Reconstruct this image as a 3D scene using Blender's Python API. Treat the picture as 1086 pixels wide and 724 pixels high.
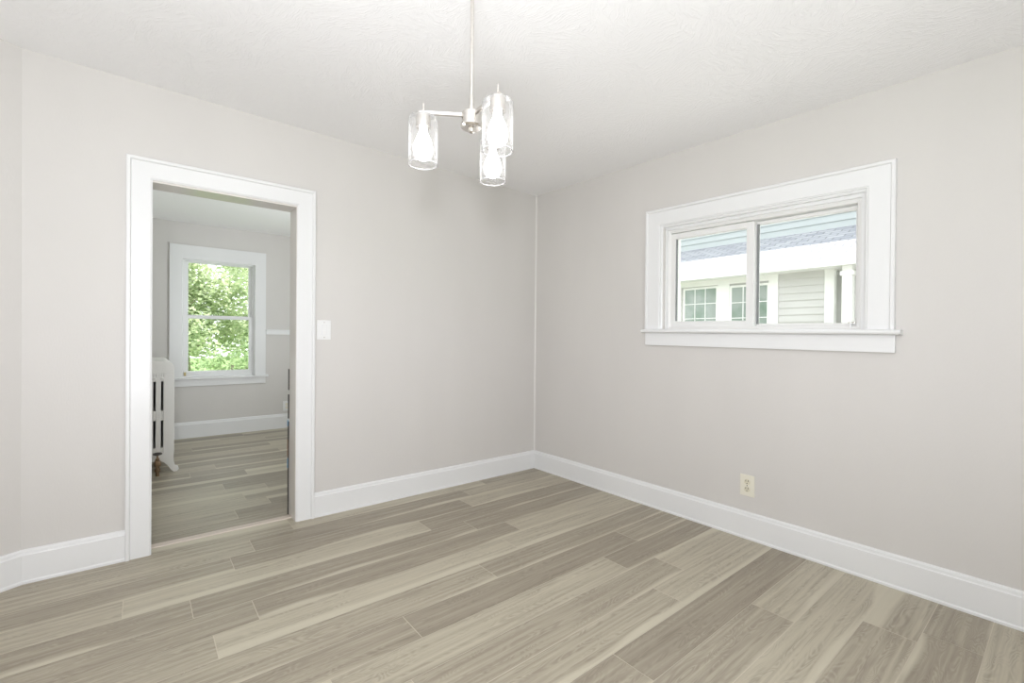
import bpy, bmesh, math, random
from mathutils import Vector, Matrix
R = math.radians
random.seed(7)
for o in list(bpy.data.objects):
    bpy.data.objects.remove(o, do_unlink=True)
scene = bpy.context.scene
COL = scene.collection

# ------------------------------------------------------------------ camera
cam_d = bpy.data.cameras.new('camera')
cam = bpy.data.objects.new('camera', cam_d); COL.objects.link(cam)
cam_d.sensor_fit = 'HORIZONTAL'; cam_d.sensor_width = 36.0
cam_d.lens = 36.0 * 487.535581 / 1086.0
cam_d.clip_start = 0.02; cam_d.clip_end = 200
yaw, pit, rol = 0.681117175, -0.00558267, 0.00828350
F = Vector((math.sin(yaw)*math.cos(pit), math.cos(yaw)*math.cos(pit), math.sin(pit)))
Rt = Vector((math.cos(yaw), -math.sin(yaw), 0)); Up = Rt.cross(F)
R2 = Rt*math.cos(rol) + Up*math.sin(rol); U2 = -Rt*math.sin(rol) + Up*math.cos(rol)
M4 = Matrix((R2, U2, -F)).transposed().to_4x4()
M4.translation = Vector((-2.83694845, -3.15916983, 1.18244555))
cam.matrix_world = M4
scene.camera = cam

# ------------------------------------------------------------------ view, world, sun, fill lights, flash
vs = scene.view_settings
scene.display_settings.display_device = 'sRGB'
vs.view_transform = 'Standard'; vs.look = 'None'; vs.gamma = 1.0; vs.use_curve_mapping = False
vs.exposure = 0.03
w = bpy.data.worlds.new('sky'); scene.world = w; w.use_nodes = True
bg = w.node_tree.nodes['Background']
bg.inputs['Color'].default_value = (0.93, 0.97, 1.0, 1); bg.inputs['Strength'].default_value = 2.8

sd = bpy.data.lights.new('sun', 'SUN'); so = bpy.data.objects.new('sun', sd); COL.objects.link(so)
sd.energy = 7.0; sd.angle = R(0.6); sd.color = (1.0, 0.97, 0.92)
SUN_EL, SUN_AZ = R(68.5), R(15)
sdir = Vector((-math.cos(SUN_EL)*math.cos(SUN_AZ), -math.cos(SUN_EL)*math.sin(SUN_AZ), -math.sin(SUN_EL)))
so.rotation_euler = sdir.to_track_quat('-Z', 'Y').to_euler()
so.location = (6, 4, 9)

def area(name, loc, aim, sx, sy, power, col=(1, 1, 1), spread=180):
    l = bpy.data.lights.new(name, 'AREA'); l.shape = 'RECTANGLE'; l.size = sx; l.size_y = sy
    l.energy = power; l.color = col; l.spread = R(spread)
    o = bpy.data.objects.new(name, l); COL.objects.link(o); o.location = loc
    o.rotation_euler = (Vector(aim)).to_track_quat('-Z', 'Y').to_euler()
    return o
# unseen fill light, added at the rear wall behind the camera
area('rear_fill', (-2.5, -4.34, 1.5), (-0.1, 1, 0.0), 1.8, 1.2, 7, (0.985, 1.0, 1.05))
# flash bounced up to the ceiling from beside the camera
area('bounce_flash', (-3.1, -3.25, 0.9), (0.3, 0.5, 1), 0.7, 0.7, 40, (0.985, 1.0, 1.06), 170)
area('direct_flash', (-3.05, -3.42, 1.45), (0.48, 0.85, 0.12), 0.16, 0.16, 24, (0.985, 1.0, 1.05))
# added fill light standing out of view inside the next room
area('next_room_fill', (-0.45, 0.95, 1.2), (-1, 0.62, 0.35), 0.9, 0.9, 15, (0.92, 0.98, 1.02), 110)

# ------------------------------------------------------------------ materials
def new_mat(name):
    m = bpy.data.materials.new(name); m.use_nodes = True
    nt = m.node_tree; b = nt.nodes['Principled BSDF']
    return m, nt, b
def nd(nt, t, **kw):
    n = nt.nodes.new(t)
    for k, v in kw.items(): setattr(n, k, v)
    return n
def lk(nt, a, b): nt.links.new(a, b)
def coords(nt, scale=(1, 1, 1), kind='Object'):
    t = nd(nt, 'ShaderNodeTexCoord'); m = nd(nt, 'ShaderNodeMapping'); m.inputs['Scale'].default_value = scale
    lk(nt, t.outputs[kind], m.inputs['Vector']); return m.outputs['Vector']
def noise(nt, vec, scale, detail=2, rough=0.5, dist=0.0):
    n = nd(nt, 'ShaderNodeTexNoise'); lk(nt, vec, n.inputs['Vector'])
    n.inputs['Scale'].default_value = scale; n.inputs['Detail'].default_value = detail
    n.inputs['Roughness'].default_value = rough; n.inputs['Distortion'].default_value = dist
    return n.outputs['Fac']
def ramp(nt, fac, stops):
    r = nd(nt, 'ShaderNodeValToRGB'); el = r.color_ramp.elements
    while len(el) < len(stops): el.new(0.5)
    for e, (p, c) in zip(el, stops):
        e.position = p; e.color = (c[0], c[1], c[2], 1) if hasattr(c, '__len__') else (c, c, c, 1)
    lk(nt, fac, r.inputs['Fac']); return r.outputs['Color']
def bump(nt, b, h, strength, dist):
    n = nd(nt, 'ShaderNodeBump'); n.inputs['Strength'].default_value = strength; n.inputs['Distance'].default_value = dist
    lk(nt, h, n.inputs['Height']); lk(nt, n.outputs['Normal'], b.inputs['Normal'])
def mixc(nt, f, a, b, mode='MIX'):
    n = nd(nt, 'ShaderNodeMix', data_type='RGBA', blend_type=mode)
    if hasattr(f, 'links'): lk(nt, f, n.inputs[0])
    else: n.inputs[0].default_value = f
    for s, v in ((6, a), (7, b)):
        if hasattr(v, 'links'): lk(nt, v, n.inputs[s])
        else: n.inputs[s].default_value = (v[0], v[1], v[2], 1)
    return n.outputs[2]
def math_n(nt, op, a, b=None, c=None):
    n = nd(nt, 'ShaderNodeMath', operation=op)
    for i, v in enumerate((a, b, c)):
        if v is None: continue
        if hasattr(v, 'links'): lk(nt, v, n.inputs[i])
        else: n.inputs[i].default_value = v
    return n.outputs[0]

def paint(name, col, rough=0.5, bs=0.0, scale=60, var=0.03, stretch=(1, 1, 1)):
    m, nt, b = new_mat(name)
    v = coords(nt, stretch)
    f = noise(nt, v, 3.0, 3)
    c2 = tuple(c*(1-var) for c in col); c1 = tuple(min(1, c*(1+var)) for c in col)
    lk(nt, ramp(nt, f, [(0.3, c2), (0.7, c1)]), b.inputs['Base Color'])
    b.inputs['Roughness'].default_value = rough
    if bs: bump(nt, b, noise(nt, v, scale, 3), bs, 0.002)
    return m
M = {}
M['wall'] = paint('greige_wall_paint', (0.66, 0.638, 0.612), 0.6, 0.25, 140, 0.015, (1, 1, 0.35))
M['trim'] = paint('white_trim_paint', (0.81, 0.812, 0.81), 0.32, 0.12, 40, 0.01)
M['vinyl'] = paint('white_vinyl', (0.80, 0.795, 0.78), 0.3, 0, 40, 0.01)
M['iron'] = paint('painted_cast_iron', (0.78, 0.765, 0.73), 0.45, 0.3, 90, 0.02)
M['ivory'] = paint('ivory_plastic', (0.80, 0.77, 0.66), 0.35, 0, 40, 0.01)
M['white_plastic'] = paint('white_plastic', (0.84, 0.84, 0.83), 0.3, 0, 40, 0.01)
M['dark'] = paint('dark_recess', (0.06, 0.055, 0.05), 0.7)
M['gasket'] = paint('grey_gasket', (0.22, 0.23, 0.23), 0.6)
M['jamb'] = paint('cream_jamb_paint', (0.78, 0.745, 0.705), 0.2, 0.1, 50, 0.03)
M['threshold'] = paint('pale_threshold_wood', (0.62, 0.54, 0.47), 0.45, 0.2, 60, 0.08, (0.2, 1, 1))
M['blue_tape'] = paint('blue_painter_tape', (0.10, 0.33, 0.55), 0.6)
M['raw_wood'] = paint('raw_wood', (0.30, 0.17, 0.09), 0.7, 0, 40, 0.2)

def metal(name, col, rough, bs=0.0):
    m, nt, b = new_mat(name); b.inputs['Metallic'].default_value = 1
    v = coords(nt, (1, 1, 6)); f = noise(nt, v, 40, 2)
    lk(nt, ramp(nt, f, [(0.3, tuple(c*0.9 for c in col)), (0.7, col)]), b.inputs['Base Color'])
    b.inputs['Roughness'].default_value = rough
    return m
M['nickel'] = metal('brushed_nickel', (0.74, 0.71, 0.67), 0.25)
M['brass'] = metal('aged_brass', (0.27, 0.19, 0.12), 0.45)
M['latch_brass'] = metal('dull_brass', (0.45, 0.38, 0.20), 0.4)

# ceiling: stomped / brushed plaster texture
m, nt, b = new_mat('textured_ceiling_paint'); M['ceiling'] = m
v = coords(nt, (1, 1, 1))
warp = nd(nt, 'ShaderNodeTexNoise'); lk(nt, v, warp.inputs['Vector']); warp.inputs['Scale'].default_value = 5
vm = nd(nt, 'ShaderNodeVectorMath', operation='MULTIPLY_ADD'); lk(nt, warp.outputs['Color'], vm.inputs[0])
vm.inputs[1].default_value = (0.14, 0.14, 0); lk(nt, v, vm.inputs[2])
vo = nd(nt, 'ShaderNodeTexVoronoi'); vo.feature = 'F1'; vo.inputs['Scale'].default_value = 5.0
lk(nt, vm.outputs[0], vo.inputs['Vector'])
rot = nd(nt, 'ShaderNodeVectorRotate', rotation_type='Z_AXIS'); lk(nt, vm.outputs[0], rot.inputs['Vector'])
lk(nt, math_n(nt, 'MULTIPLY', vo.outputs['Color'], 6.28), rot.inputs['Angle'])
st = nd(nt, 'ShaderNodeMapping'); st.inputs['Scale'].default_value = (1.0, 6.0, 1)
lk(nt, rot.outputs[0], st.inputs['Vector'])
fine = noise(nt, st.outputs[0], 17, 2, 0.5, 0.1)
ridge = ramp(nt, fine, [(0.50, 0.0), (0.60, 1.0), (0.66, 0.35)])
h = mixc(nt, 0.35, ridge, noise(nt, v, 55, 3, 0.6))
bump(nt, b, h, 0.32, 0.005)
b.inputs['Base Color'].default_value = (0.92, 0.915, 0.91, 1); b.inputs['Roughness'].default_value = 0.7

# plank floor: tone per plank, grain, sapwood streaks
def floor_mat(name, tint):
    m, nt, b = new_mat(name)
    uv = nd(nt, 'ShaderNodeUVMap'); at = nd(nt, 'ShaderNodeAttribute'); at.attribute_name = 'plank'
    sp = nd(nt, 'ShaderNodeSeparateColor'); lk(nt, at.outputs['Color'], sp.inputs[0])
    tone, seed, sap = sp.outputs[0], sp.outputs[1], sp.outputs[2]
    # offset each plank
    off = nd(nt, 'ShaderNodeCombineXYZ'); lk(nt, math_n(nt, 'MULTIPLY', seed, 37.0), off.inputs[0])
    lk(nt, math_n(nt, 'MULTIPLY', seed, 91.0), off.inputs[1])
    add = nd(nt, 'ShaderNodeVectorMath', operation='ADD'); lk(nt, uv.outputs[0], add.inputs[0]); lk(nt, off.outputs[0], add.inputs[1])
    V = add.outputs[0]
    def mp(s):
        x = nd(nt, 'ShaderNodeMapping'); x.inputs['Scale'].default_value = s; lk(nt, V, x.inputs['Vector']); return x.outputs[0]
    # cathedral figure = contour lines of a stretched noise field
    field = noise(nt, mp((1.7, 1.7, 1)), 1.5, 2, 0.5, 0.9)
    rings = math_n(nt, 'SINE', math_n(nt, 'MULTIPLY', field, 120.0))
    rings = math_n(nt, 'MULTIPLY_ADD', rings, 0.5, 0.5)
    rmask = ramp(nt, noise(nt, mp((1.3, 3.0, 1)), 2.0, 1), [(0.42, 0.12), (0.60, 1.0)])
    grain = noise(nt, mp((2.2, 42, 1)), 2.4, 4, 0.65)
    cloud = noise(nt, mp((1.0, 6.0, 1)), 1.7, 3, 0.5, 0.4)
    t = math_n(nt, 'ADD', tone, math_n(nt, 'MULTIPLY', math_n(nt, 'SUBTRACT', cloud, 0.5), 0.75))
    t = math_n(nt, 'ADD', t, math_n(nt, 'MULTIPLY', math_n(nt, 'SUBTRACT', grain, 0.5), 0.17))
    t = math_n(nt, 'SUBTRACT', t, math_n(nt, 'MULTIPLY', math_n(nt, 'MULTIPLY', rings, rmask), 0.20))
    base = ramp(nt, t, [(0.0, (0.25*tint[0], 0.215*tint[1], 0.172*tint[2])), (0.35, (0.355*tint[0], 0.312*tint[1], 0.252*tint[2])),
                        (0.65, (0.50*tint[0], 0.455*tint[1], 0.368*tint[2])), (1.0, (0.60*tint[0], 0.54*tint[1], 0.44*tint[2]))])
    # sapwood streak hugging one long edge
    su = nd(nt, 'ShaderNodeSeparateXYZ'); lk(nt, uv.outputs[0], su.inputs[0])
    across = math_n(nt, 'DIVIDE', math_n(nt, 'FRACT', su.outputs[1]), 1.0)
    wob = math_n(nt, 'MULTIPLY', math_n(nt, 'SUBTRACT', noise(nt, mp((0.9, 0.2, 1)), 1.2, 2), 0.5), 0.9)
    edge = math_n(nt, 'ADD', across, wob)
    thr = math_n(nt, 'MULTIPLY_ADD', sap, 0.45, -0.08)
    sm = nd(nt, 'ShaderNodeMapRange'); lk(nt, math_n(nt, 'SUBTRACT', thr, edge), sm.inputs[0])
    sm.inputs[1].default_value = -0.05; sm.inputs[2].default_value = 0.06
    sm.inputs[3].default_value = 0; sm.inputs[4].default_value = 0.85
    colr = mixc(nt, sm.outputs[0], base, (0.60*tint[0], 0.555*tint[1], 0.455*tint[2]))
    lk(nt, colr, b.inputs['Base Color'])
    b.inputs['Roughness'].default_value = 0.42; b.inputs['Specular IOR Level'].default_value = 0.35
    bump(nt, b, grain, 0.12, 0.001)
    return m
M['floor'] = floor_mat('wood_look_plank', (0.97, 0.97, 0.935))
M['grout'] = paint('pale_grout', (0.60, 0.55, 0.45), 0.8)

# glass: thin pane
def glass_mat(name, tint=(1, 1, 1), refl=1.0, rough=0.0, seeds=False):
    m = bpy.data.materials.new(name); m.use_nodes = True; nt = m.node_tree; nt.nodes.clear()
    out = nd(nt, 'ShaderNodeOutputMaterial'); tr = nd(nt, 'ShaderNodeBsdfTransparent'); tr.inputs[0].default_value = (*tint, 1)
    gl = nd(nt, 'ShaderNodeBsdfGlossy'); gl.inputs['Roughness'].default_value = rough
    fr = nd(nt, 'ShaderNodeLayerWeight'); fr.inputs['Blend'].default_value = 0.12
    mx = nd(nt, 'ShaderNodeMixShader'); lk(nt, math_n(nt, 'MULTIPLY', fr.outputs['Fresnel'], refl), mx.inputs[0])
    lk(nt, tr.outputs[0], mx.inputs[1]); lk(nt, gl.outputs[0], mx.inputs[2]); lk(nt, mx.outputs[0], out.inputs[0])
    if seeds:
        v = coords(nt); vo = nd(nt, 'ShaderNodeTexVoronoi'); vo.inputs['Scale'].default_value = 110; lk(nt, v, vo.inputs['Vector'])
        bp = nd(nt, 'ShaderNodeBump'); bp.inputs['Strength'].default_value = 0.35; bp.inputs['Distance'].default_value = 0.002
        lk(nt, vo.outputs['Distance'], bp.inputs['Height']); lk(nt, bp.outputs[0], gl.inputs['Normal']); lk(nt, bp.outputs[0], fr.inputs['Normal'])
    return m
M['pane'] = glass_mat('window_glass', (0.955, 0.96, 0.955), 0.6)
M['shade'] = glass_mat('seeded_glass', (0.98, 0.98, 0.98), 0.8, 0.08, True)
nt = M['shade'].node_tree
out = [n for n in nt.nodes if n.type == 'OUTPUT_MATERIAL'][0]; prev = out.inputs[0].links[0].from_socket
tl = nd(nt, 'ShaderNodeBsdfTranslucent'); tl.inputs[0].default_value = (0.95, 0.95, 0.95, 1)
df = nd(nt, 'ShaderNodeBsdfDiffuse'); df.inputs[0].default_value = (0.95, 0.95, 0.95, 1)
mm = nd(nt, 'ShaderNodeMixShader'); lk(nt, tl.outputs[0], mm.inputs[1]); lk(nt, df.outputs[0], mm.inputs[2])
lw = nd(nt, 'ShaderNodeLayerWeight'); lw.inputs['Blend'].default_value = 0.5
fc = math_n(nt, 'MULTIPLY_ADD', math_n(nt, 'POWER', lw.outputs['Facing'], 3.0), 0.22, 0.022)
m2 = nd(nt, 'ShaderNodeMixShader'); lk(nt, fc, m2.inputs[0]); lk(nt, prev, m2.inputs[1]); lk(nt, mm.outputs[0], m2.inputs[2]); lk(nt, m2.outputs[0], out.inputs[0])
m, nt, b = new_mat('glass_rim'); M['rim'] = m
b.inputs['Base Color'].default_value = (0.95, 0.95, 0.95, 1); b.inputs['Roughness'].default_value = 0.1; b.inputs['Transmission Weight'].default_value = 0.7
m, nt, b = new_mat('lit_bulb'); M['bulb'] = m
b.inputs['Base Color'].default_value = (1, 1, 1, 1); b.inputs['Emission Color'].default_value = (1.0, 0.985, 0.97, 1)
b.inputs['Emission Strength'].default_value = 9.0

# outdoors
M['siding'] = paint('grey_lap_siding', (0.56, 0.555, 0.54), 0.6, 0.2, 30, 0.03)
M['siding_pale'] = paint('pale_blue_siding', (0.42, 0.45, 0.455), 0.6, 0.2, 30, 0.03)
M['out_trim'] = paint('outdoor_white_trim', (0.80, 0.80, 0.78), 0.5)
M['lite'] = paint('muntin_white', (0.8, 0.8, 0.8), 0.4)
m, nt, b = new_mat('asphalt_shingle'); M['shingle'] = m
uvn = nd(nt, 'ShaderNodeUVMap'); br = nd(nt, 'ShaderNodeTexBrick'); lk(nt, uvn.outputs[0], br.inputs['Vector'])
br.inputs['Scale'].default_value = 1.0; br.inputs['Brick Width'].default_value = 0.26; br.inputs['Row Height'].default_value = 0.12
br.inputs['Mortar Size'].default_value = 0.008; br.inputs['Color1'].default_value = (0.40, 0.41, 0.43, 1)
br.inputs['Color2'].default_value = (0.29, 0.30, 0.33, 1); br.inputs['Mortar'].default_value = (0.15, 0.15, 0.17, 1)
lk(nt, br.outputs['Color'], b.inputs['Base Color']); b.inputs['Roughness'].default_value = 0.9
m, nt, b = new_mat('dim_house_glass'); M['house_glass'] = m
f = noise(nt, coords(nt), 2.5, 3)
lk(nt, ramp(nt, f, [(0.35, (0.20, 0.27, 0.22)), (0.6, (0.34, 0.38, 0.36))]), b.inputs['Base Color'])
b.inputs['Roughness'].default_value = 0.05
def leaf_mat(name, c1, c2):
    m = bpy.data.materials.new(name); m.use_nodes = True; nt = m.node_tree; nt.nodes.clear()
    out = nd(nt, 'ShaderNodeOutputMaterial')
    c = ramp(nt, noise(nt, coords(nt), 3.0, 3), [(0.35, c1), (0.65, c2)])
    d = nd(nt, 'ShaderNodeBsdfDiffuse'); t = nd(nt, 'ShaderNodeBsdfTranslucent'); mx = nd(nt, 'ShaderNodeMixShader')
    lk(nt, c, d.inputs[0]); lk(nt, c, t.inputs[0]); mx.inputs[0].default_value = 0.5
    lk(nt, d.outputs[0], mx.inputs[1]); lk(nt, t.outputs[0], mx.inputs[2]); lk(nt, mx.outputs[0], out.inputs[0])
    return m
M['leaf'] = leaf_mat('tree_leaves', (0.42, 0.51, 0.32), (0.68, 0.74, 0.50))
M['leaf_dark'] = leaf_mat('shrub_leaves', (0.32, 0.44, 0.24), (0.54, 0.64, 0.38))
M['bark'] = paint('tree_bark', (0.30, 0.27, 0.22), 0.9, 0.5, 20, 0.2)
M['lawn'] = paint('lawn', (0.16, 0.28, 0.08), 0.9, 0.4, 40, 0.3)
M['concrete'] = paint('concrete', (0.45, 0.44, 0.42), 0.8)

# ------------------------------------------------------------------ mesh helpers
def link(name, me, mat, parent=None, smooth=False, kind=None):
    o = bpy.data.objects.new(name, me); COL.objects.link(o)
    if mat is not None and not me.materials: me.materials.append(mat)
    if parent is not None:
        o.parent = parent
        o.matrix_parent_inverse = parent.matrix_basis.inverted()
    if smooth:
        for p in me.polygons: p.use_smooth = True
    if kind: o['kind'] = kind
    return o
class MB:
    def __init__(s): s.bm = bmesh.new()
    def box(s, x0, x1, y0, y1, z0, z1):
        vs_ = [s.bm.verts.new((x, y, z)) for x in (min(x0,x1), max(x0,x1)) for y in (min(y0,y1), max(y0,y1)) for z in (min(z0,z1), max(z0,z1))]
        for f in ((0,1,3,2),(4,6,7,5),(0,4,5,1),(2,3,7,6),(0,2,6,4),(1,5,7,3)): s.bm.faces.new([vs_[i] for i in f])
        return s
    def poly_extrude(s, pts_a, pts_b):
        a = [s.bm.verts.new(p) for p in pts_a]; b_ = [s.bm.verts.new(p) for p in pts_b]; n = len(a)
        for i in range(n): s.bm.faces.new([a[i], a[(i+1)%n], b_[(i+1)%n], b_[i]])
        s.bm.faces.new(a[::-1]); s.bm.faces.new(b_)
        return s
    def lathe(s, prof, c=(0,0,0), axis='Z', seg=28, closed=False):
        rings = []
        for (r, h) in prof:
            ring = []
            for k in range(seg):
                a = 2*math.pi*k/seg; p = (r*math.cos(a), r*math.sin(a), h)
                if axis == 'X': p = (h, r*math.cos(a), r*math.sin(a))
                if axis == 'Y': p = (r*math.cos(a), h, r*math.sin(a))
                ring.append(s.bm.verts.new((p[0]+c[0], p[1]+c[1], p[2]+c[2])))
            rings.append(ring)
        for i in range(len(rings)-1 + (1 if closed else 0)):
            a, b_ = rings[i], rings[(i+1) % len(rings)]
            for k in range(seg): s.bm.faces.new([a[k], a[(k+1)%seg], b_[(k+1)%seg], b_[k]])
        if not closed:
            s.bm.faces.new(rings[0][::-1]); s.bm.faces.new(rings[-1])
        return s
    def tube(s, p0, p1, r0, r1=None, seg=12):
        r1 = r0 if r1 is None else r1
        p0 = Vector(p0); p1 = Vector(p1); d = (p1-p0).normalized()
        u = d.orthogonal().normalized(); v_ = d.cross(u)
        A = [s.bm.verts.new(p0 + (u*math.cos(2*math.pi*k/seg) + v_*math.sin(2*math.pi*k/seg))*r0) for k in range(seg)]
        B = [s.bm.verts.new(p1 + (u*math.cos(2*math.pi*k/seg) + v_*math.sin(2*math.pi*k/seg))*r1) for k in range(seg)]
        for k in range(seg): s.bm.faces.new([A[k], A[(k+1)%seg], B[(k+1)%seg], B[k]])
        s.bm.faces.new(A[::-1]); s.bm.faces.new(B)
        return s
    def build(s, name, mat, parent=None, bevel=0.0, smooth=False, kind=None, warp=None):
        bmesh.ops.recalc_face_normals(s.bm, faces=s.bm.faces)
        if bevel: bmesh.ops.bevel(s.bm, geom=list(s.bm.edges), offset=bevel, segments=2, affect='EDGES', profile=0.6)
        if warp:
            for v_ in s.bm.verts: v_.co = Vector(warp(v_.co))
        me = bpy.data.meshes.new(name); s.bm.to_mesh(me); s.bm.free()
        o = link(name, me, mat, parent, smooth, kind)
        if smooth: 
            try: me.set_sharp_from_angle(angle=R(38))
            except Exception: pass
        return o
def ring(mb, P, a0, a1, b0, b1, prof, closed=False):
    """mitred frame; prof = closed polygon of (inset from the outer edge, protrusion)"""
    def loop(i, d):
        bb = b0 + i if closed else b0
        return [P(a0+i, bb, d), P(a0+i, b1-i, d), P(a1-i, b1-i, d), P(a1-i, bb, d)]
    L = [[mb.bm.verts.new(p) for p in loop(i, d)] for i, d in prof]; n = len(L)
    for j in range(n):
        k = (j+1) % n
        for q in range(4 if closed else 3):
            r_ = (q+1) % 4
            mb.bm.faces.new([L[j][q], L[j][r_], L[k][r_], L[k][q]])
    if not closed:
        mb.bm.faces.new([L[j][0] for j in range(n)]); mb.bm.faces.new([L[j][3] for j in range(n)][::-1])
def empty(name, loc=(0, 0, 0), label=None, cat=None, group=None, kind=None, rz=0):
    o = bpy.data.objects.new(name, None); COL.objects.link(o); o.location = loc; o.rotation_euler = (0, 0, rz)
    o.empty_display_size = 0.1
    bpy.context.view_layer.update()
    return tag(o, label, cat, group, kind)
def tag(o, label=None, cat=None, group=None, kind=None):
    if label: o['label'] = label
    if cat: o['category'] = cat
    if group: o['group'] = group
    if kind: o['kind'] = kind
    return o
def copy_tree(o, parent=None):
    c = o.copy(); COL.objects.link(c)
    if parent is not None: c.parent = parent
    for ch in list(o.children): copy_tree(ch, c)
    return c

# ------------------------------------------------------------------ room shell
T = 0.15
ANG = R(30); KX = -3.272; LA = 0.9
AX, AY = KX - LA*math.cos(ANG), -LA*math.sin(ANG)          # end of the angled wall
XL, YR = AX, -4.4
def ceil_z(x, y): return 2.5 - 0.011473*x + 0.028138*y

# wall_right (x = 0), window hole
WY0, WY1, WZ0, WZ1 = -2.505, -1.332, 1.235, 1.975
MB().box(0, T, 0.0, WY1, 0, 2.7).box(0, T, WY0, YR, 0, 2.7).box(0, T, WY0, WY1, 0, WZ0).box(0, T, WY0, WY1, WZ1, 2.7).build('wall_right', M['wall'], kind='structure')
# wall_back (y = 0), door hole
DX0, DX1, DZ = -2.80, -2.043, 2.028
MB().box(DX1, T, 0, T, 0, 2.7).box(KX-0.15, DX0, 0, T, 0, 2.7).box(DX0, DX1, 0, T, DZ, 2.7).build('wall_back', M['wall'], kind='structure')
# angled wall + left wall
def prism(pts, z0, z1): return [(x, y, z0) for x, y in pts], [(x, y, z1) for x, y in pts]
nx, ny = -math.sin(ANG), math.cos(ANG)
a, b_ = prism([(KX, 0), (AX, AY), (AX-0.15, AY), (AX-0.15, AY+0.1), (KX+nx*0.15-0.1, 0.15)], 0, 2.7)
MB().poly_extrude(a, b_).build('wall_corner', M['wall'], kind='structure')
MB().box(XL-T, XL, AY, -2.4, 0, 2.7).box(XL-T, XL, -3.4, YR, 0, 2.7).box(XL-T, XL, -3.4, -2.4, 0, 0.9).box(XL-T, XL, -3.4, -2.4, 1.9, 2.7).build('wall_left', M['wall'], kind='structure')
MB().box(XL-T, -3.4, YR-T, YR, 0, 2.7).box(-1.6, T, YR-T, YR, 0, 2.7).box(-3.4, -1.6, YR-T, YR, 0, 0.9).box(-3.4, -1.6, YR-T, YR, 2.1, 2.7).build('wall_rear', M['wall'], kind='structure')
# sloping old ceiling
cp = [(0, 0), (KX, 0), (AX, AY), (XL, YR), (0, YR)]
MB().poly_extrude([(x, y, ceil_z(x, y)) for x, y in cp], [(x, y, 2.72) for x, y in cp]).build('ceiling', M['ceiling'], kind='structure')
# corner bead of caulk where the two walls meet
MB().poly_extrude([(0, 0, 0.15), (-0.009, 0, 0.15), (0, -0.009, 0.15)], [(0, 0, 2.5), (-0.009, 0, 2.5), (0, -0.009, 2.5)]).build('trim_1', paint('caulk', (0.72, 0.70, 0.67), 0.5), kind='structure')

# next room shell
FY = 3.35; X2L, X2R = -3.03, 0.0
NZ = 2.495
W2 = (-2.47, -1.70, 0.69, 2.12)
MB().box(X2L, W2[0], FY, FY+T, 0, 2.7).box(W2[1], X2R+T, FY, FY+T, 0, 2.7).box(W2[0], W2[1], FY, FY+T, 0, W2[2]).box(W2[0], W2[1], FY, FY+T, W2[3], 2.7).build('wall_far', M['wall'], kind='structure')
MB().box(X2L-T, X2L, T, FY+T, 0, 2.7).build('wall_next_room_left', M['wall'], kind='structure')
MB().box(X2R, X2R+T, T, 1.0, 0, 2.7).box(X2R, X2R+T, 2.8, FY, 0, 2.7).box(X2R, X2R+T, 1.0, 2.8, 0, 0.7).box(X2R, X2R+T, 1.0, 2.8, 2.2, 2.7).build('wall_next_room_right', M['wall'], kind='structure')
MB().box(X2L, X2R, T, FY, NZ, 2.72).build('ceiling_next_room', M['ceiling'], kind='structure')

# ------------------------------------------------------------------ plank floors
def plank_floor(name, edges, joints, xmin, xmax, clip, seed, tones=None, period=1.4475, saps=None):
    rnd = random.Random(seed)
    bm = bmesh.new(); uvl = bm.loops.layers.uv.new('UVMap'); cl = bm.loops.layers.float_color.new('plank')
    g = 0.0014
    for i in range(len(edges)-1):
        y1, y0 = edges[i], edges[i+1]
        js = []
        for j in (joints.get(i) or [rnd.uniform(-2, 0)]): js.append(j)
        lo = js[0]
        xs = sorted(set(js))
        while xs[0] > xmin: xs.insert(0, xs[0]-period)
        while xs[-1] < xmax: xs.append(xs[-1]+period)
        for k in range(len(xs)-1):
            a_, b__ = max(xs[k], xmin), min(xs[k+1], xmax)
            if b__ - a_ < 0.01: continue
            tn = None
            if tones:
                for (row, xx, tv, sv) in tones:
                    if row == i and a_ <= xx <= b__: tn = (tv, sv)
            if tn is None: tn = (rnd.choice((0.32, 0.42, 0.5, 0.6, 0.68)), rnd.choice((0, 0, 0.3, 0.6, -1)))
            sd_ = rnd.random(); flip = tn[1] < 0; sapv = abs(tn[1])
            ylo, yhi = y0+g, y1-g
            quad = [(a_+g, ylo), (b__-g, ylo), (b__-g, yhi), (a_+g, yhi)]
            if clip: 
                quad = clip(quad)
                if len(quad) < 3: continue
            f = bm.faces.new([bm.verts.new((x, y, 0.0)) for x, y in quad])
            if f.normal.z < 0: f.normal_flip()
            for l in f.loops:
                x, y = l.vert.co.x, l.vert.co.y
                vv = (y-y0)/(y1-y0); vv = 1-vv if flip else vv
                l[uvl].uv = (x, min(0.999, max(0.001, vv))) 
                l[cl] = (tn[0], sd_, sapv, 1)
    bm.normal_update()
    for f in bm.faces:
        if f.normal.z < 0: f.normal_flip()
    # extrude into 3 mm thick tiles sitting in the grout bed
    me = bpy.data.meshes.new(name); bm.to_mesh(me); bm.free()
    return me
E0, PW = -0.134, 0.17565
edges = [0.075, E0] + [E0 - PW*k for k in range(1, 25)]
joints = {0: [-0.646], 1: [-2.338], 2: [-2.458, -1.01], 3: [-2.89, -1.437], 4: [-2.658, -1.207], 5: [-2.442, -1.0], 6: [-2.607, -1.17],
          7: [-1.455], 8: [-1.966, -0.554], 9: [-0.875], 10: [-0.656], 11: [-0.93], 12: [-1.449], 13: [-0.693], 14: [-1.3], 15: [-1.9],
          16: [-0.358], 17: [-1.2], 18: [-2.0]}
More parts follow.
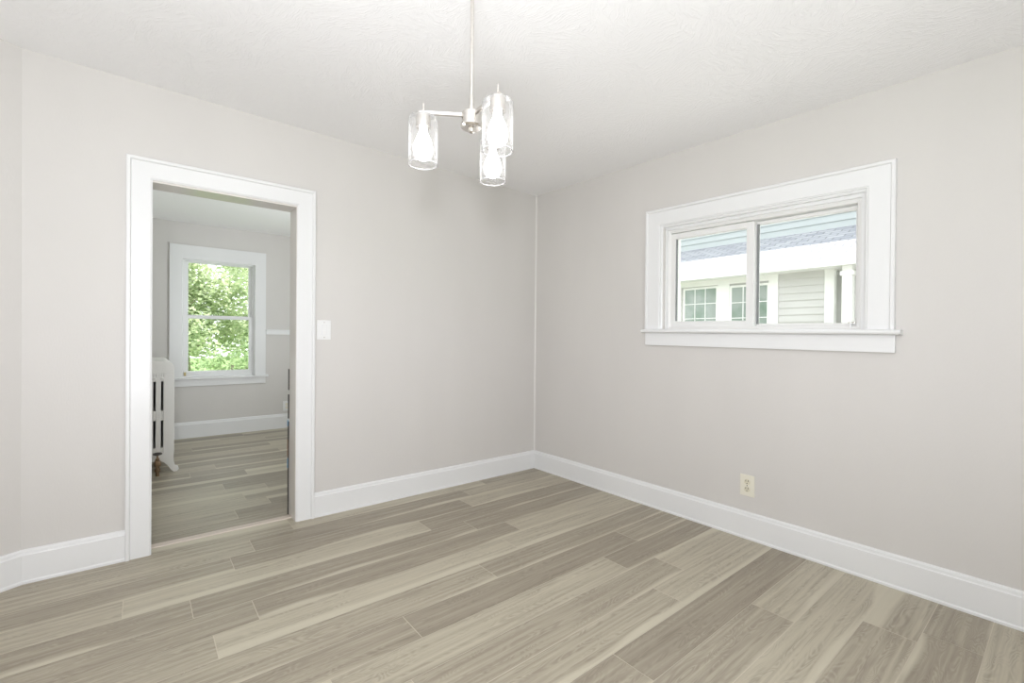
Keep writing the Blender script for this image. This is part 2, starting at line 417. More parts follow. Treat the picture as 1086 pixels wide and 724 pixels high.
# (row, x inside the plank, tone 0 dark .. 1 light, sapwood streak amount; minus = other edge)
tones = [(0, -2.0, 0.56, 0), (0, -1.0, 0.66, 0.3), (0, -0.3, 0.44, 0), (1, -3.2, 0.5, 0.3), (1, -2.6, 0.55, 0.25), (1, -1.5, 0.36, 0.22), (1, -0.5, 0.55, 0.3),
         (2, -3.2, 0.42, 0.3), (2, -1.9, 0.36, 0.3), (2, -0.5, 0.62, 0.3), (3, -3.3, 0.6, 0.4), (3, -2.2, 0.66, 0.5), (3, -1.0, 0.36, 0.25),
         (4, -3.0, 0.42, 0.25), (4, -1.9, 0.38, 0.4), (4, -0.7, 0.38, 0.3), (5, -2.9, 0.44, 0), (5, -1.7, 0.36, 0.3), (5, -0.5, 0.66, 0.4),
         (6, -3.0, 0.5, 0.3), (6, -1.9, 0.70, 0.55), (6, -0.6, 0.64, 0.5), (7, -2.0, 0.52, 0.45), (7, -0.8, 0.42, 0.35),
         (8, -2.3, 0.42, 0.2), (8, -1.2, 0.34, 0), (8, -0.3, 0.46, 0.4), (9, -1.6, 0.62, 0.1), (9, -0.4, 0.36, 0.2),
         (10, -1.5, 0.48, 0.2), (10, -0.3, 0.64, -0.4), (11, -1.5, 0.55, 0.5), (11, -0.5, 0.64, 0.35), (12, -2.0, 0.40, 0), (12, -0.8, 0.33, 0.0),
         (13, -1.2, 0.46, 0.45), (13, -0.3, 0.62, 0.4), (14, -0.6, 0.66, 0.55), (15, -0.8, 0.50, 0.35), (16, -0.9, 0.40, -0.35), (16, -0.2, 0.42, 0), (17, -0.6, 0.62, 0.2)]
def clip_room(q):
    # keep the side of the angled wall that is in the room
    out = []
    for i in range(len(q)):
        a_, c_ = q[i], q[(i+1) % len(q)]
        s0 = -(nx*(a_[0]-KX) + ny*(a_[1]-0.08)); s1 = -(nx*(c_[0]-KX) + ny*(c_[1]-0.08))
        if s0 >= 0: out.append(a_)
        if (s0 >= 0) != (s1 >= 0):
            t_ = s0/(s0-s1); out.append((a_[0]+(c_[0]-a_[0])*t_, a_[1]+(c_[1]-a_[1])*t_))
    return out
me = plank_floor('floor', edges, joints, XL, 0, clip_room, 3, tones)
me.materials.append(M['floor'])
fl = link('floor', me, None, kind='structure'); fl.location.z = 0.0012
gb = MB().box(XL, 0, YR, 0.075, -0.06, 0.0).build('floor_bed', M['grout'], fl)
edges2 = [FY] + [0.2755 + PW*k for k in range(17, -1, -1)] + [0.125]
def row2(y):  # index of the row holding y
    for i in range(len(edges2)-1):
        if edges2[i+1] <= y < edges2[i]: return i
j2 = {}
for x, y in ((-2.332, 0.36), (-2.105, 0.55), (-2.231, 0.72), (-2.05, 0.9), (-2.32, 1.08), (-1.6, 1.25), (-2.107, 1.44), (-2.5, 1.6), (-1.69, 2.04), (-2.3, 1.8), (-2.41, 2.66), (-2.119, 3.05), (-1.71, 2.45)):
    j2[row2(y)] = [x]
t2 = [(row2(0.36), -1.9, 0.30, 0), (row2(0.36), -2.6, 0.50, 0.2), (row2(1.08), -2.0, 0.32, 0.2), (row2(1.08), -2.6, 0.58, 0), (row2(2.45), -1.4, 0.7, 0), (row2(0.18), -2.3, 0.42, 0)]
me = plank_floor('floor_next_room', edges2, j2, X2L, X2R, None, 11, t2)
me.materials.append(M['floor'])
f2 = link('floor_next_room', me, None, kind='structure'); f2.location.z = 0.0012
MB().box(X2L, X2R, T, FY, -0.06, 0.0).box(DX0, DX1, 0.125, T, -0.06, 0).build('floor_bed', M['grout'], f2)
MB().poly_extrude([(DX0+0.001, 0.07, 0.0), (DX0+0.001, 0.075, 0.007), (DX0+0.001, 0.12, 0.008), (DX0+0.001, 0.128, 0.0)],
                  [(DX1-0.001, 0.07, 0.0), (DX1-0.001, 0.075, 0.007), (DX1-0.001, 0.12, 0.008), (DX1-0.001, 0.128, 0.0)]).build('trim_2', M['threshold'], kind='structure')

# ------------------------------------------------------------------ baseboards
BP = [(0.0, 0.0), (0.024, 0.0), (0.024, 0.012), (0.02, 0.018), (0.02, 0.136), (0.016, 0.141), (0.014, 0.153), (0.007, 0.16), (0.0, 0.16)]
def base(name, p0, p1, n, m0=0.0, m1=0.0, prof=BP, mat=None):
    """p0->p1 on the wall line; n = into the room; m0/m1 = mitre slope at each end"""
    d = Vector((p1[0]-p0[0], p1[1]-p0[1])).normalized()
    A = [(p0[0]+n[0]*o_ + d.x*o_*m0, p0[1]+n[1]*o_ + d.y*o_*m0, z) for o_, z in prof]
    B = [(p1[0]+n[0]*o_ - d.x*o_*m1, p1[1]+n[1]*o_ - d.y*o_*m1, z) for o_, z in prof]
    return MB().poly_extrude(A, B).build(name, mat or M['trim'], kind='structure')
base('baseboard_right', (0, 0), (0, YR), (-1, 0), 1, 0)
base('baseboard_back', (-1.947, 0), (0, 0), (0, -1), 0, 1)
tk = math.tan(ANG/2)
base('baseboard_left', (KX, 0), (-2.892, 0), (0, -1), tk, 0)
base('baseboard_corner', (AX, AY), (KX, 0), (-nx, -ny), 0, tk)
base('baseboard_side', (XL, YR), (XL, AY), (1, 0), 0, 0)
BP2 = [(0.0, 0.0), (0.02, 0.0), (0.02, 0.155), (0.012, 0.165), (0.008, 0.18), (0.0, 0.187)]
base('baseboard_far', (X2L, FY), (X2R, FY), (0, -1), 0, 0, BP2)
# chair rail to the right of the far window
MB().box(-1.59, X2R, FY-0.022, FY, 1.213, 1.27).box(-1.59, X2R, FY-0.03, FY, 1.262, 1.276).build('trim_3', M['trim'], bevel=0.002, kind='structure')

# ------------------------------------------------------------------ doorway
door = empty('door_1', (-2.42, 0, 0), kind='structure')
Pb = lambda a, b, d: (a, -d, b)
mb = MB()
ring(mb, Pb, -2.893, -1.947, 0.0, 2.131, [(0, 0), (0, 0.027), (0.004, 0.03), (0.016, 0.03), (0.021, 0.02), (0.100, 0.02), (0.104, 0.017), (0.109, 0.015), (0.109, 0)])
mb.build('door_casing', M['trim'], door)
mb = MB()
ring(mb, Pb, DX0, DX1, 0.0, DZ, [(0, 0.004), (0.016, 0.004), (0.016, -0.152), (0, -0.152)])
mb.build('door_jamb', M['jamb'], door)
# narrow dark strip at the far edge of the right jamb, with a wood patch and blue tape
st = MB().box(-2.0665, -2.0595, 0.1525, 0.163, 0.0, 0.62).box(-2.066, -2.0595, 0.1525, 0.163, 0.64, 0.80).box(-2.065, -2.0595, 0.1525, 0.163, 0.83, 0.97).build('dark_strip', M['dark'], door)
MB().box(-2.0685, -2.0660, 0.1527, 0.1628, 0.31, 0.375).build('tape_patch', M['blue_tape'], st)
MB().box(-2.0685, -2.0660, 0.1527, 0.1628, 0.39, 0.50).build('wood_patch', M['raw_wood'], st)
MB().box(-2.0685, -2.0660, 0.1527, 0.1628, 0.59, 0.63).build('tape_patch', M['blue_tape'], st)

# ------------------------------------------------------------------ window_1: slider in the right wall (old house: trim a little out of level)
def sag(p):
    y, z = p[1], p[2]
    return (p[0], y, z + (y+1.9)*(0.0125 + max(0, z-1.24)/0.84*0.0125))
win = empty('window_1', (0, -1.9, 1.14), kind='structure')
Pr = lambda a, b, d: (-d, a, b)
mb = MB(); ring(mb, Pr, -2.599, -1.198, 1.25, 2.080, [(0, 0), (0, 0.026), (0.004, 0.029), (0.015, 0.029), (0.02, 0.02), (0.106, 0.02), (0.11, 0.016), (0.114, 0.016), (0.114, 0)])
mb.build('window_casing', M['trim'], win, warp=sag)
# stop and jamb lining between casing and vinyl frame
mb = MB(); ring(mb, Pr, -2.492, -1.306, 1.243, 1.970, [(0, 0.004), (0.012, 0.004), (0.018, 0.0), (0.018, -0.02), (0.036, -0.022), (0.036, -0.15), (0, -0.15)])
mb.build('window_jamb', M['trim'], win, warp=sag)
# stool with rounded nose and horns
prof = [(0.045, 1.226), (-0.045, 1.226), (-0.055, 1.231), (-0.058, 1.2385), (-0.055, 1.246), (-0.045, 1.251), (0.045, 1.251)]
mb = MB().poly_extrude([(x if x < 0 else 0.0, -2.628, z) for x, z in prof], [(x if x < 0 else 0.0, -1.187, z) for x, z in prof])
mb.box(0.0, 0.06, -2.49, -1.31, 1.226, 1.251)
mb.build('window_stool', M['trim'], win, warp=sag)
MB().box(-0.022, 0, -2.602, -1.200, 1.139, 1.226).build('window_apron', M['trim'], win, bevel=0.003, warp=sag)
# vinyl frame, closed ring
mb = MB(); ring(mb, Pr, -2.458, -1.338, 1.247, 1.937, [(0, -0.035), (0.010, -0.035), (0.024, -0.042), (0.024, -0.11), (0, -0.11)], True)
mb.build('window_frame', M['vinyl'], win, warp=sag)
# sashes
def sash(name, y0, y1, z0, z1, xf, w_, wr=None):
    mb = MB(); ring(mb, Pr, y0, y1, z0, z1, [(0, -xf), (w_-0.005, -xf), (w_, -xf-0.006), (w_, -xf-0.03), (0, -xf-0.03)], True)
    s_ = mb.build(name, M['vinyl'], win, warp=sag)
    MB().box(xf+0.014, xf+0.018, y0+w_-0.004, y1-w_+0.004, z0+w_-0.004, z1-w_+0.004).build('pane', M['pane'], s_, warp=sag)
    return s_
sl = sash('sash', -1.916, -1.362, 1.271, 1.906, 0.045, 0.036)
MB().box(0.0455, 0.066, -1.4005, -1.3975, 1.31, 1.868).build('gasket', M['gasket'], sl, warp=sag)
sr = sash('sash', -2.434, -1.906, 1.271, 1.906, 0.082, 0.018)
MB().box(0.077, 0.083, -1.934, -1.922, 1.285, 1.89).build('gasket', M['gasket'], sr, warp=sag)
# meeting stile cover and small lock
MB().box(0.040, 0.080, -1.920, -1.874, 1.27, 1.905).build('meeting_stile', M['vinyl'], win, bevel=0.003, warp=sag)
lt = MB().box(0.045, 0.07, -2.425, -2.395, 1.285, 1.293).build('latch', M['nickel'], win, bevel=0.001, warp=sag)
MB().box(0.030, 0.045, -2.412, -2.406, 1.262, 1.290).build('latch_tongue', M['white_plastic'], lt, warp=sag)
# outer reveal trim on the outside of the house
mb = MB(); ring(mb, Pr, -2.53, -1.26, 1.17, 2.03, [(0, -0.15), (0.09, -0.15), (0.09, -0.185), (0, -0.185)], True)
mb.build('outer_casing', M['out_trim'], win)

# ------------------------------------------------------------------ window_2: double hung in the far wall of the next room
win2 = empty('window_2', (-2.09, FY, 0.6), kind='structure')
Pf = lambda a, b, d: (a, FY-d, b)
mb = MB(); ring(mb, Pf, -2.574, -1.594, 0.705, 2.236, [(0, 0), (0, 0.022), (0.118, 0.022), (0.123, 0.014), (0.123, 0)])
mb.build('window_casing', M['trim'], win2)
MB().box(-2.46, -1.71, FY-0.021, FY-0.0, 2.075, 2.125).build('head_filler', M['trim'], win2)
mb = MB(); ring(mb, Pf, -2.462, -1.706, 0.70, 2.09, [(0, 0.003), (0.014, 0.003), (0.014, -0.02), (0.03, -0.02), (0.03, -0.14), (0, -0.14)])
mb.build('window_jamb', M['trim'], win2)
MB().box(-2.602, -1.566, FY-0.055, FY, 0.68, 0.705).box(-2.47, -1.70, FY-0.01, FY+0.09, 0.68, 0.705).build('window_stool', M['trim'], win2, bevel=0.003)
MB().box(-2.574, -1.594, FY-0.02, FY, 0.60, 0.68).build('window_apron', M['trim'], win2, bevel=0.003)
def sash2(name, z0, z1, d, wr):
    mb = MB(); ring(mb, Pf, -2.434, -1.734, z0, z1, [(0, -d), (wr-0.004, -d), (wr, -d-0.005), (wr, -d-0.032), (0, -d-0.032)], True)
    s_ = mb.build(name, M['trim'], win2)
    MB().box(-2.434+wr-0.003, -1.734-wr+0.003, FY+d+0.016, FY+d+0.02, z0+wr-0.003, z1-wr+0.003).build('pane', M['pane'], s_)
    return s_
s1 = sash2('lower_sash', 0.735, 1.43, 0.03, 0.040)
sash2('upper_sash', 1.395, 2.085, 0.066, 0.040)
MB().box(-2.434, -1.734, FY+0.028, FY+0.06, 0.705, 0.762).build('bottom_rail', M['trim'], s1)
MB().box(-2.40, -2.29, FY+0.012, FY+0.03, 0.745, 0.752).build('sash_lift', M['white_plastic'], s1, bevel=0.001)
MB().box(-2.438, -2.415, FY+0.006, FY+0.026, 0.722, 0.764).build('latch', M['latch_brass'], win2, bevel=0.003)

# ------------------------------------------------------------------ switch and outlets
sw = empty('light_switch', (-1.885, 0, 1.23), 'white rocker light switch on the greige wall beside the doorway', 'light switch')
MB().box(-1.929, -1.842, -0.006, 0, 1.168, 1.296).build('cover_plate', M['white_plastic'], sw, bevel=0.002)
MB().box(-1.903, -1.868, -0.0085, -0.005, 1.196, 1.268).build('rocker_frame', M['trim'], sw, bevel=0.001)
MB().poly_extrude([(-1.897, -0.008, 1.202), (-1.897, -0.0095, 1.202), (-1.897, -0.0145, 1.262), (-1.897, -0.008, 1.262)],
                  [(-1.874, -0.008, 1.202), (-1.874, -0.0095, 1.202), (-1.874, -0.0145, 1.262), (-1.874, -0.008, 1.262)]).build('rocker', M['white_plastic'], sw)
for z in (1.183, 1.281):
    MB().lathe([(0.003, -0.0075), (0.003, -0.006)], (-1.885, 0, z), 'Y', 10).build('screw', M['nickel'], sw)
ol = empty('wall_outlet', (0, -1.9145, 0.316), 'ivory duplex wall outlet low on the right wall below the wide window', 'wall outlet')
MB().box(-0.006, 0, -1.956, -1.873, 0.253, 0.379).build('cover_plate', M['ivory'], ol, bevel=0.002)
for z in (0.294, 0.338):
    rc = MB().lathe([(0.0165, -0.0085), (0.0175, -0.005)], (0, -1.9145, z), 'X', 20).build('receptacle', paint('receptacle_ivory', (0.70, 0.66, 0.52), 0.4), ol)
    MB().box(-0.0092, -0.008, -1.9225, -1.9195, z+0.001, z+0.011).box(-0.0092, -0.008, -1.9095, -1.9065, z+0.001, z+0.011).lathe([(0.003, -0.0092), (0.003, -0.008)], (0, -1.9145, z-0.008), 'X', 8).build('slots', M['dark'], rc)
MB().lathe([(0.003, -0.0075), (0.003, -0.005)], (0, -1.9145, 0.316), 'X', 10).build('screw', M['dark'], ol)
o2 = empty('wall_outlet', (-1.345, FY, 0.29), 'white wall outlet above the baseboard of the next room, right of its window', 'wall outlet')
MB().box(-1.386, -1.30, FY-0.006, FY, 0.222, 0.35).build('cover_plate', M['white_plastic'], o2, bevel=0.002)
for z in (0.265, 0.307):
    MB().lathe([(0.0175, -0.009), (0.0175, -0.005)], (-1.343, FY, z), 'Y', 16).build('receptacle', M['ivory'], o2)

# ------------------------------------------------------------------ chandelier
HX, HY, AZ = -1.926, -1.797, 1.972
ch = empty('chandelier', (HX, HY, ceil_z(HX, HY)), 'brushed nickel three arm chandelier with clear glass shades hanging from the ceiling', 'chandelier')
cz = ceil_z(HX, HY)
MB().lathe([(0.0, -0.028), (0.05, -0.026), (0.062, -0.018), (0.064, 0.0), (0.064, 0.004)], (HX, HY, cz-0.002), seg=32).build('canopy', M['nickel'], ch, smooth=True)
MB().lathe([(0.0062, AZ+0.01), (0.0062, cz-0.02)], (HX, HY, 0), seg=16).build('rod', M['nickel'], ch, smooth=True)
MB().lathe([(0.0085, 0.008), (0.0085, 0.06), (0.0062, 0.068)], (HX, HY, AZ), seg=16).build('rod_collar', M['nickel'], ch, smooth=True)
MB().lathe([(0.031, 0.010), (0.034, 0.007), (0.034, -0.030), (0.039, -0.032), (0.039, -0.040), (0.033, -0.046), (0.012, -0.048), (0.010, -0.060), (0.004, -0.063)], (HX, HY, AZ), seg=32).build('hub', M['nickel'], ch, smooth=True)
LARM = 0.168
for ang in (146.5, 266.5, 26.5):
    ca, sa = math.cos(R(ang)), math.sin(R(ang))
    x, y = HX+ca*LARM, HY+sa*LARM
    mb = MB(); wv = Vector((-sa, ca, 0))*0.0055
    p0 = Vector((HX+ca*0.03, HY+sa*0.03, AZ)); p1 = Vector((HX+ca*(LARM+0.014), HY+sa*(LARM+0.014), AZ))
    q = lambda p, dz: [tuple(p-wv+Vector((0,0,-dz))), tuple(p+wv+Vector((0,0,-dz))), tuple(p+wv+Vector((0,0,dz))), tuple(p-wv+Vector((0,0,dz)))]
    mb.poly_extrude(q(p0, 0.0055), q(p1, 0.0055))
    arm = mb.build('arm', M['nickel'], ch)
    MB().lathe([(0.003, 0.005), (0.003, 0.034), (0.001, 0.036)], (x, y, AZ), seg=10).build('finial', M['nickel'], arm, smooth=True)
    MB().lathe([(0.008, -0.005), (0.008, -0.010), (0.024, -0.012), (0.026, -0.015), (0.026, -0.052), (0.023, -0.054), (0.0, -0.054)], (x, y, AZ), seg=28).build('socket_cup', M['nickel'], arm, smooth=True)
    to, tw = 0.0503, 0.0028
    outer = [(0.024, -0.0135), (0.040, -0.0145), (0.0465, -0.0185), (to, -0.026), (to, -0.180)]
    inner = [(to-tw, -0.180), (to-tw, -0.028), (0.0445, -0.0215), (0.039, -0.0175), (0.024, -0.0165)]
    MB().lathe(outer+inner, (x, y, AZ), seg=48, closed=True).build('glass_shade', M['shade'], arm, smooth=True)
    MB().lathe([(to+0.0006, -0.182), (to+0.0009, -0.179), (to-0.0005, -0.178), (to-0.003, -0.179), (to-0.003, -0.182)], (x, y, AZ), seg=48, closed=True).build('shade_rim', M['rim'], arm, smooth=True)
    MB().lathe([(0.0, -0.166), (0.014, -0.164), (0.025, -0.157), (0.032, -0.145), (0.034, -0.130), (0.032, -0.113), (0.026, -0.094), (0.018, -0.077), (0.0135, -0.066), (0.0135, -0.054)], (x, y, AZ), seg=24).build('bulb', M['bulb'], arm, smooth=True)

# ------------------------------------------------------------------ cast iron radiator in the next room
rad = empty('radiator', (-2.765, 2.3, 0), 'white painted cast iron column radiator with slotted end, standing by the far room window', 'radiator')
CXR = -2.762
def rad_section():
    mb = MB()
    # side outline of one section in xz, extruded along y; tubes with slots between
    t = 0.052
    cols = [(-0.157, 0.058), (-0.051, 0.034), (0.0, 0.034), (0.051, 0.034), (0.157, 0.058)]
    def slab(x0, x1, z0, z1, dy=t/2): mb.box(CXR+x0, CXR+x1, -dy, dy, z0, z1)
    # tubes
    xs = [(-0.163, -0.0855), (-0.0665, -0.0355), (-0.0155, 0.0175), (0.0355, 0.0665), (0.0895, 0.163)]
    slots = [-0.076, -0.0255, 0.0255, 0.0785]
    zr = [(0.46, 0.53), (0.795, 0.87), (0.145, 0.225)]
    prev = -0.163; hw = 0.0085
    for s_ in slots + [None]:
        x1 = s_-hw if s_ is not None else 0.163
        slab(prev, x1, 0.17, 0.86); prev = (s_+hw) if s_ is not None else 0
    for s_ in slots:
        for a_, c_ in ((0.455, 0.54), (0.79, 0.86), (0.17, 0.222)): slab(s_-hw, s_+hw, a_, c_, t/2*0.94)
    return mb
def rad_cap(mb, t=0.026):
    # rounded top with shoulders
    pts = []
    for k in range(0, 7): 
        a_ = math.pi - k*(math.pi/2)/6; pts.append((-0.163+0.06+0.06*math.cos(a_), 0.905+0.06*math.sin(a_)+0.0))
    pts += [(-x, z) for x, z in pts[::-1]]
    poly = [(-0.163, 0.858)] + pts + [(0.163, 0.858)]
    mb.poly_extrude([(CXR+x, -t, z) for x, z in poly], [(CXR+x, t, z) for x, z in poly])
    low = [(-0.163, 0.172), (0.163, 0.172), (0.150, 0.13), (0.110, 0.105), (-0.110, 0.105), (-0.150, 0.13)]
    mb.poly_extrude([(CXR+x, -t, z) for x, z in low], [(CXR+x, t, z) for x, z in low])
    return mb
mb = rad_cap(rad_section())
bmesh.ops.recalc_face_normals(mb.bm, faces=mb.bm.faces)
sec_me = None
NS = 16
for k in range(NS):
    yk = 1.83 + k*0.062
    if k == 0:
        s0 = mb.build('section', M['iron'], None, bevel=0.004)
        sec_me = s0.data
    else:
        s0 = bpy.data.objects.new('section', sec_me); COL.objects.link(s0)
    s0.parent = rad; s0.location = (-rad.location.x, yk-rad.location.y, 0)
# round bosses at the top of each slot pair on the end section
for sx in (-0.076, -0.0255, 0.0255, 0.0785):
    MB().lathe([(0.004, -0.004), (0.015, -0.001), (0.017, 0.003)], (CXR+sx, 1.805, 0.815), 'Y', 16).build('boss', M['iron'], rad, smooth=True)
# clawed feet front and back on the first and last section
for yk in (1.83, 1.83+(NS-1)*0.062):
    for s_ in (-1, 1):
        pl = [(0.06, 0.175), (0.163, 0.20), (0.160, 0.13), (0.163, 0.085), (0.172, 0.05), (0.192, 0.040), (0.198, 0.020), (0.185, 0.001), (0.160, 0.0), (0.142, 0.020), (0.120, 0.060), (0.09, 0.095), (0.05, 0.11)]
        MB().poly_extrude([(CXR+s_*x, yk-0.024, z) for x, z in pl], [(CXR+s_*x, yk+0.024, z) for x, z in pl]).build('foot', M['iron'], rad, bevel=0.003)
vl = MB().lathe([(0.013, 0.0), (0.013, 0.04), (0.02, 0.042), (0.02, 0.062), (0.014, 0.066), (0.014, 0.082), (0.023, 0.088), (0.025, 0.11), (0.020, 0.128), (0.013, 0.134), (0.015, 0.146), (0.008, 0.155), (0.005, 0.182)], (-2.716, 1.72, 0), seg=18)
vl.tube((-2.716, 1.72, 0.105), (-2.716, 1.808, 0.115), 0.016)
vl = vl.build('valve', M['brass'], rad, smooth=True)
hm = MB().lathe([(0.0, 0.180), (0.024, 0.180), (0.032, 0.185), (0.032, 0.192), (0.022, 0.197), (0.0, 0.198)], (-2.716, 1.72, 0), seg=20).build('valve_handle', M['dark'], vl, smooth=True)

# ------------------------------------------------------------------ outdoors
MB().box(-30, 40, -30, 40, -0.6, -0.5).build('ground', M['lawn'], kind='structure')
MB().box(0.3, 4.4, -14, 4.0, -0.5, -0.47).box(-14, 0.3, -14, -4.6, -0.5, -0.47).build('path_and_bounce_slab', M['concrete'], kind='structure')  # rear slab is unseen, added so the bounce light indoors stays neutral
# own house: unseen roof slab, added to keep the sun off the window wall
MB().box(-6, 0.65, -6, 4.1, 2.74, 2.86).build('roof_shade_slab', M['out_trim'], kind='structure')

# neighbour's house
nh = empty('neighbor_house', (5.8, 0.3, -0.5), 'grey lap sided house with white trim outside the wide window', 'house')
def clap(mb, x, y0, y1, z0, z1, ex=0.11):
    z = z0
    while z < z1-1e-4:
        zt = min(z+ex, z1)
        mb.poly_extrude([(x+0.03, y0, z), (x-0.018, y0, z), (x-0.002, y0, zt), (x+0.03, y0, zt)], [(x+0.03, y1, z), (x-0.018, y1, z), (x-0.002, y1, zt), (x+0.03, y1, zt)])
        z = zt
    return mb
NX = 5.0
mb = MB(); clap(mb, NX, -0.80, 8.5, -0.5, 2.29); mb.box(NX+0.03, NX+0.18, -0.80, 8.5, -0.5, 2.29)
mb.build('wall', M['siding'], nh)
mb = MB(); clap(mb, NX+0.25, -6.0, -0.8, -0.5, 2.24); mb.build('recessed_wall', M['siding'], nh)
mb = MB(); clap(mb, 6.5, -7.0, 8.6, 2.9, 4.7, 0.12); mb.box(6.53, 6.7, -7.0, 8.6, 2.9, 4.7)
mb.build('upper_wall', M['siding_pale'], nh)
MB().box(6.40, 8.5, -0.85, 8.8, 4.62, 4.74).box(6.18, 8.5, -7.2, -0.85, 4.62, 4.74).build('upper_eave', M['out_trim'], nh)
# porch roof with shingles
EX, EZ, JZ = 4.68, 2.31, 3.15
rb = bmesh.new(); uvl = rb.loops.layers.uv.new('UVMap')
def rquad(x0, z0, x1, z1, y0, y1):
    vs_ = [rb.verts.new(p) for p in ((x0, y0, z0), (x0, y1, z0), (x1, y1, z1), (x1, y0, z1))]
    f = rb.faces.new(vs_); L = math.hypot(x1-x0, z1-z0)
    for l, uv in zip(f.loops, ((y0, 0), (y1, 0), (y1, L), (y0, L))): l[uvl].uv = uv
    return f
rquad(EX, EZ, 6.5, JZ, -7.0, 8.7)
bmesh.ops.recalc_face_normals(rb, faces=rb.faces)
me = bpy.data.meshes.new('porch_roof'); rb.to_mesh(me); rb.free()
me.materials.append(M['shingle'])
ro = link('porch_roof', me, None, nh)
so_ = ro.modifiers.new('thick', 'SOLIDIFY'); so_.thickness = 0.03; so_.offset = -1
MB().box(4.64, 4.70, -7.0, 8.7, EZ-0.075, EZ-0.002).build('gutter', M['out_trim'], nh, bevel=0.004)
MB().box(4.70, 5.62, -7.0, 8.7, EZ-0.07, EZ-0.04).build('soffit', M['out_trim'], nh)
# white frieze and window group
MB().box(NX-0.035, NX, -0.165, 1.62, 2.15, 2.26).box(NX-0.035, NX, -0.165, -0.03, 0.95, 2.15).box(NX-0.035, NX, 1.50, 1.62, 0.95, 2.15).box(NX-0.035, NX, 0.60, 0.80, 0.95, 2.15).box(NX-0.06, NX, -0.2, 1.66, 0.88, 0.95).build('window_surround', M['out_trim'], nh)
def nwin(y0, y1, z0, z1):
    Pn = lambda a, b, d: (NX-d, a, b)
    mb = MB(); ring(mb, Pn, y0-0.035, y1+0.035, z0-0.04, z1+0.035, [(0, 0.0), (0, 0.03), (0.035, 0.03), (0.035, 0.0)], True)
    f = mb.build('window', M['out_trim'], nh)
    MB().box(NX-0.022, NX-0.018, y0-0.001, y1+0.001, z0-0.001, z1+0.001).build('pane', M['house_glass'], f)
    g = MB(); W_ = (y1-y0)/3; n = round((z1-z0)/0.255)
    for k in (1, 2): g.box(NX-0.03, NX-0.022, y0+W_*k-0.007, y0+W_*k+0.007, z0, z1)
    for k in range(1, n): g.box(NX-0.03, NX-0.022, y0, y1, z1-(z1-z0)/n*k-0.007, z1-(z1-z0)/n*k+0.007)
    g.build('muntins', M['lite'], f)
nwin(0.835, 1.422, 1.05, 2.10)
nwin(-0.005, 0.562, 1.05, 2.08)
MB().box(NX-0.04, NX+0.06, -0.925, -0.80, -0.5, 2.26).build('corner_board', M['out_trim'], nh, bevel=0.004)
for y in (-1.075, -3.4):
    MB().box(NX-0.26, NX-0.14, y-0.12, y, -0.5, 2.24).box(NX-0.28, NX-0.12, y-0.14, y+0.02, 2.10, 2.16).box(NX-0.28, NX-0.12, y-0.14, y+0.02, -0.5, -0.35).build('porch_column', M['out_trim'], nh, bevel=0.004)
MB().box(NX-0.35, NX+0.6, -6.0, -0.93, -0.5, -0.3).build('porch_deck', M['concrete'], nh)

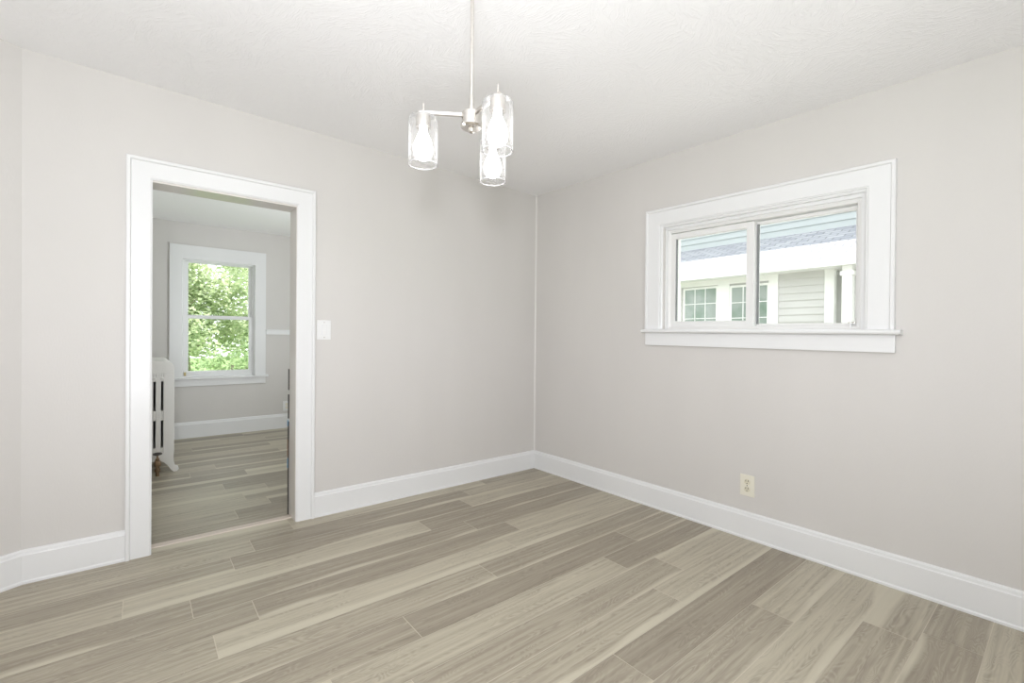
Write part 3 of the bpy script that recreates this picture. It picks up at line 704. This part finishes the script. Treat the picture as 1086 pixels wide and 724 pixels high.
# trees beyond the far window
def crown(rnd, cx, cy, cz_, rx, ry, rz, n, s=0.07):
    vs_, fs = [], []
    clus = [(rnd.gauss(0, 0.45), rnd.gauss(0, 0.45), rnd.gauss(0, 0.45)) for _ in range(60)]
    for k in range(n):
        c = rnd.choice(clus)
        p = Vector((cx + rx*(c[0]+rnd.gauss(0, 0.14)), cy + ry*(c[1]+rnd.gauss(0, 0.14)), cz_ + rz*(c[2]+rnd.gauss(0, 0.12))))
        d = Vector((rnd.gauss(0, 1), rnd.gauss(0, 1), rnd.gauss(-0.3, 0.6))).normalized()
        u = d.cross(Vector((rnd.gauss(0, 0.6), rnd.gauss(0, 0.6), 1))).normalized()
        L = s*rnd.uniform(0.7, 1.4); W_ = L*0.33; i = len(vs_)
        nrm = d.cross(u)*L*0.08
        vs_ += [p, p+d*L*0.5+u*W_+nrm, p+d*L, p+d*L*0.5-u*W_+nrm]
        fs += [(i, i+1, i+2), (i, i+2, i+3)]
    me = bpy.data.meshes.new('foliage'); me.from_pydata([tuple(v_) for v_ in vs_], [], fs)
    return me
def tree(name, x, y, h, rx, n, label, cat, group, seed, mat, s=0.08, cz_=None, rz=None):
    rnd = random.Random(seed)
    t = empty(name, (x, y, -0.5), label, cat, group)
    tr = MB(); top = Vector((x+rnd.uniform(-.2, .2), y, h*0.75)); basep = Vector((x, y, -0.5))
    tr.tube(basep, top, 0.05*h**0.5+0.03, 0.02, 10)
    for k in range(9):
        q0 = basep.lerp(top, 0.3+0.07*k); a_ = rnd.uniform(0, 6.28)
        q1 = q0 + Vector((math.cos(a_)*rx*0.7, math.sin(a_)*rx*0.7, rnd.uniform(0.3, 0.8)*rx*0.6))
        tr.tube(q0, q1, 0.025, 0.008, 6)
    tr.build('trunk', M['bark'], t)
    me = crown(rnd, x, y, cz_ if cz_ is not None else h*0.55, rx, rx, rz or h*0.5, n, s)
    link('foliage', me, mat, t)
tree('leafy_tree', -2.1, 8.2, 5.0, 1.15, 14000, 'bright green leafy tree at left behind the far double-hung window', 'tree', None, 1, M['leaf'], 0.085, 1.9, 1.9)
tree('leafy_tree', 0.4, 12.2, 6.5, 1.9, 20000, 'pale green leafy tree at right behind the far double-hung window', 'tree', None, 2, M['leaf'], 0.11, 2.3, 2.4)
tree('leafy_tree', -4.0, 16.5, 8.0, 3.0, 20000, 'taller green leafy tree furthest back beyond the far double-hung window', 'tree', None, 5, M['leaf'], 0.16, 3.0, 3.4)
tree('garden_shrub', -1.6, 5.2, 1.0, 0.62, 9000, 'low green shrub just outside the far double-hung window', 'shrub', None, 3, M['leaf_dark'], 0.055, 0.3, 0.75)
tree('garden_shrub', 0.6, 8.4, 1.4, 0.9, 12000, 'broad pale green shrub in front of the right-hand tree outside the far window', 'shrub', None, 8, M['leaf_dark'], 0.08, 0.5, 1.1)
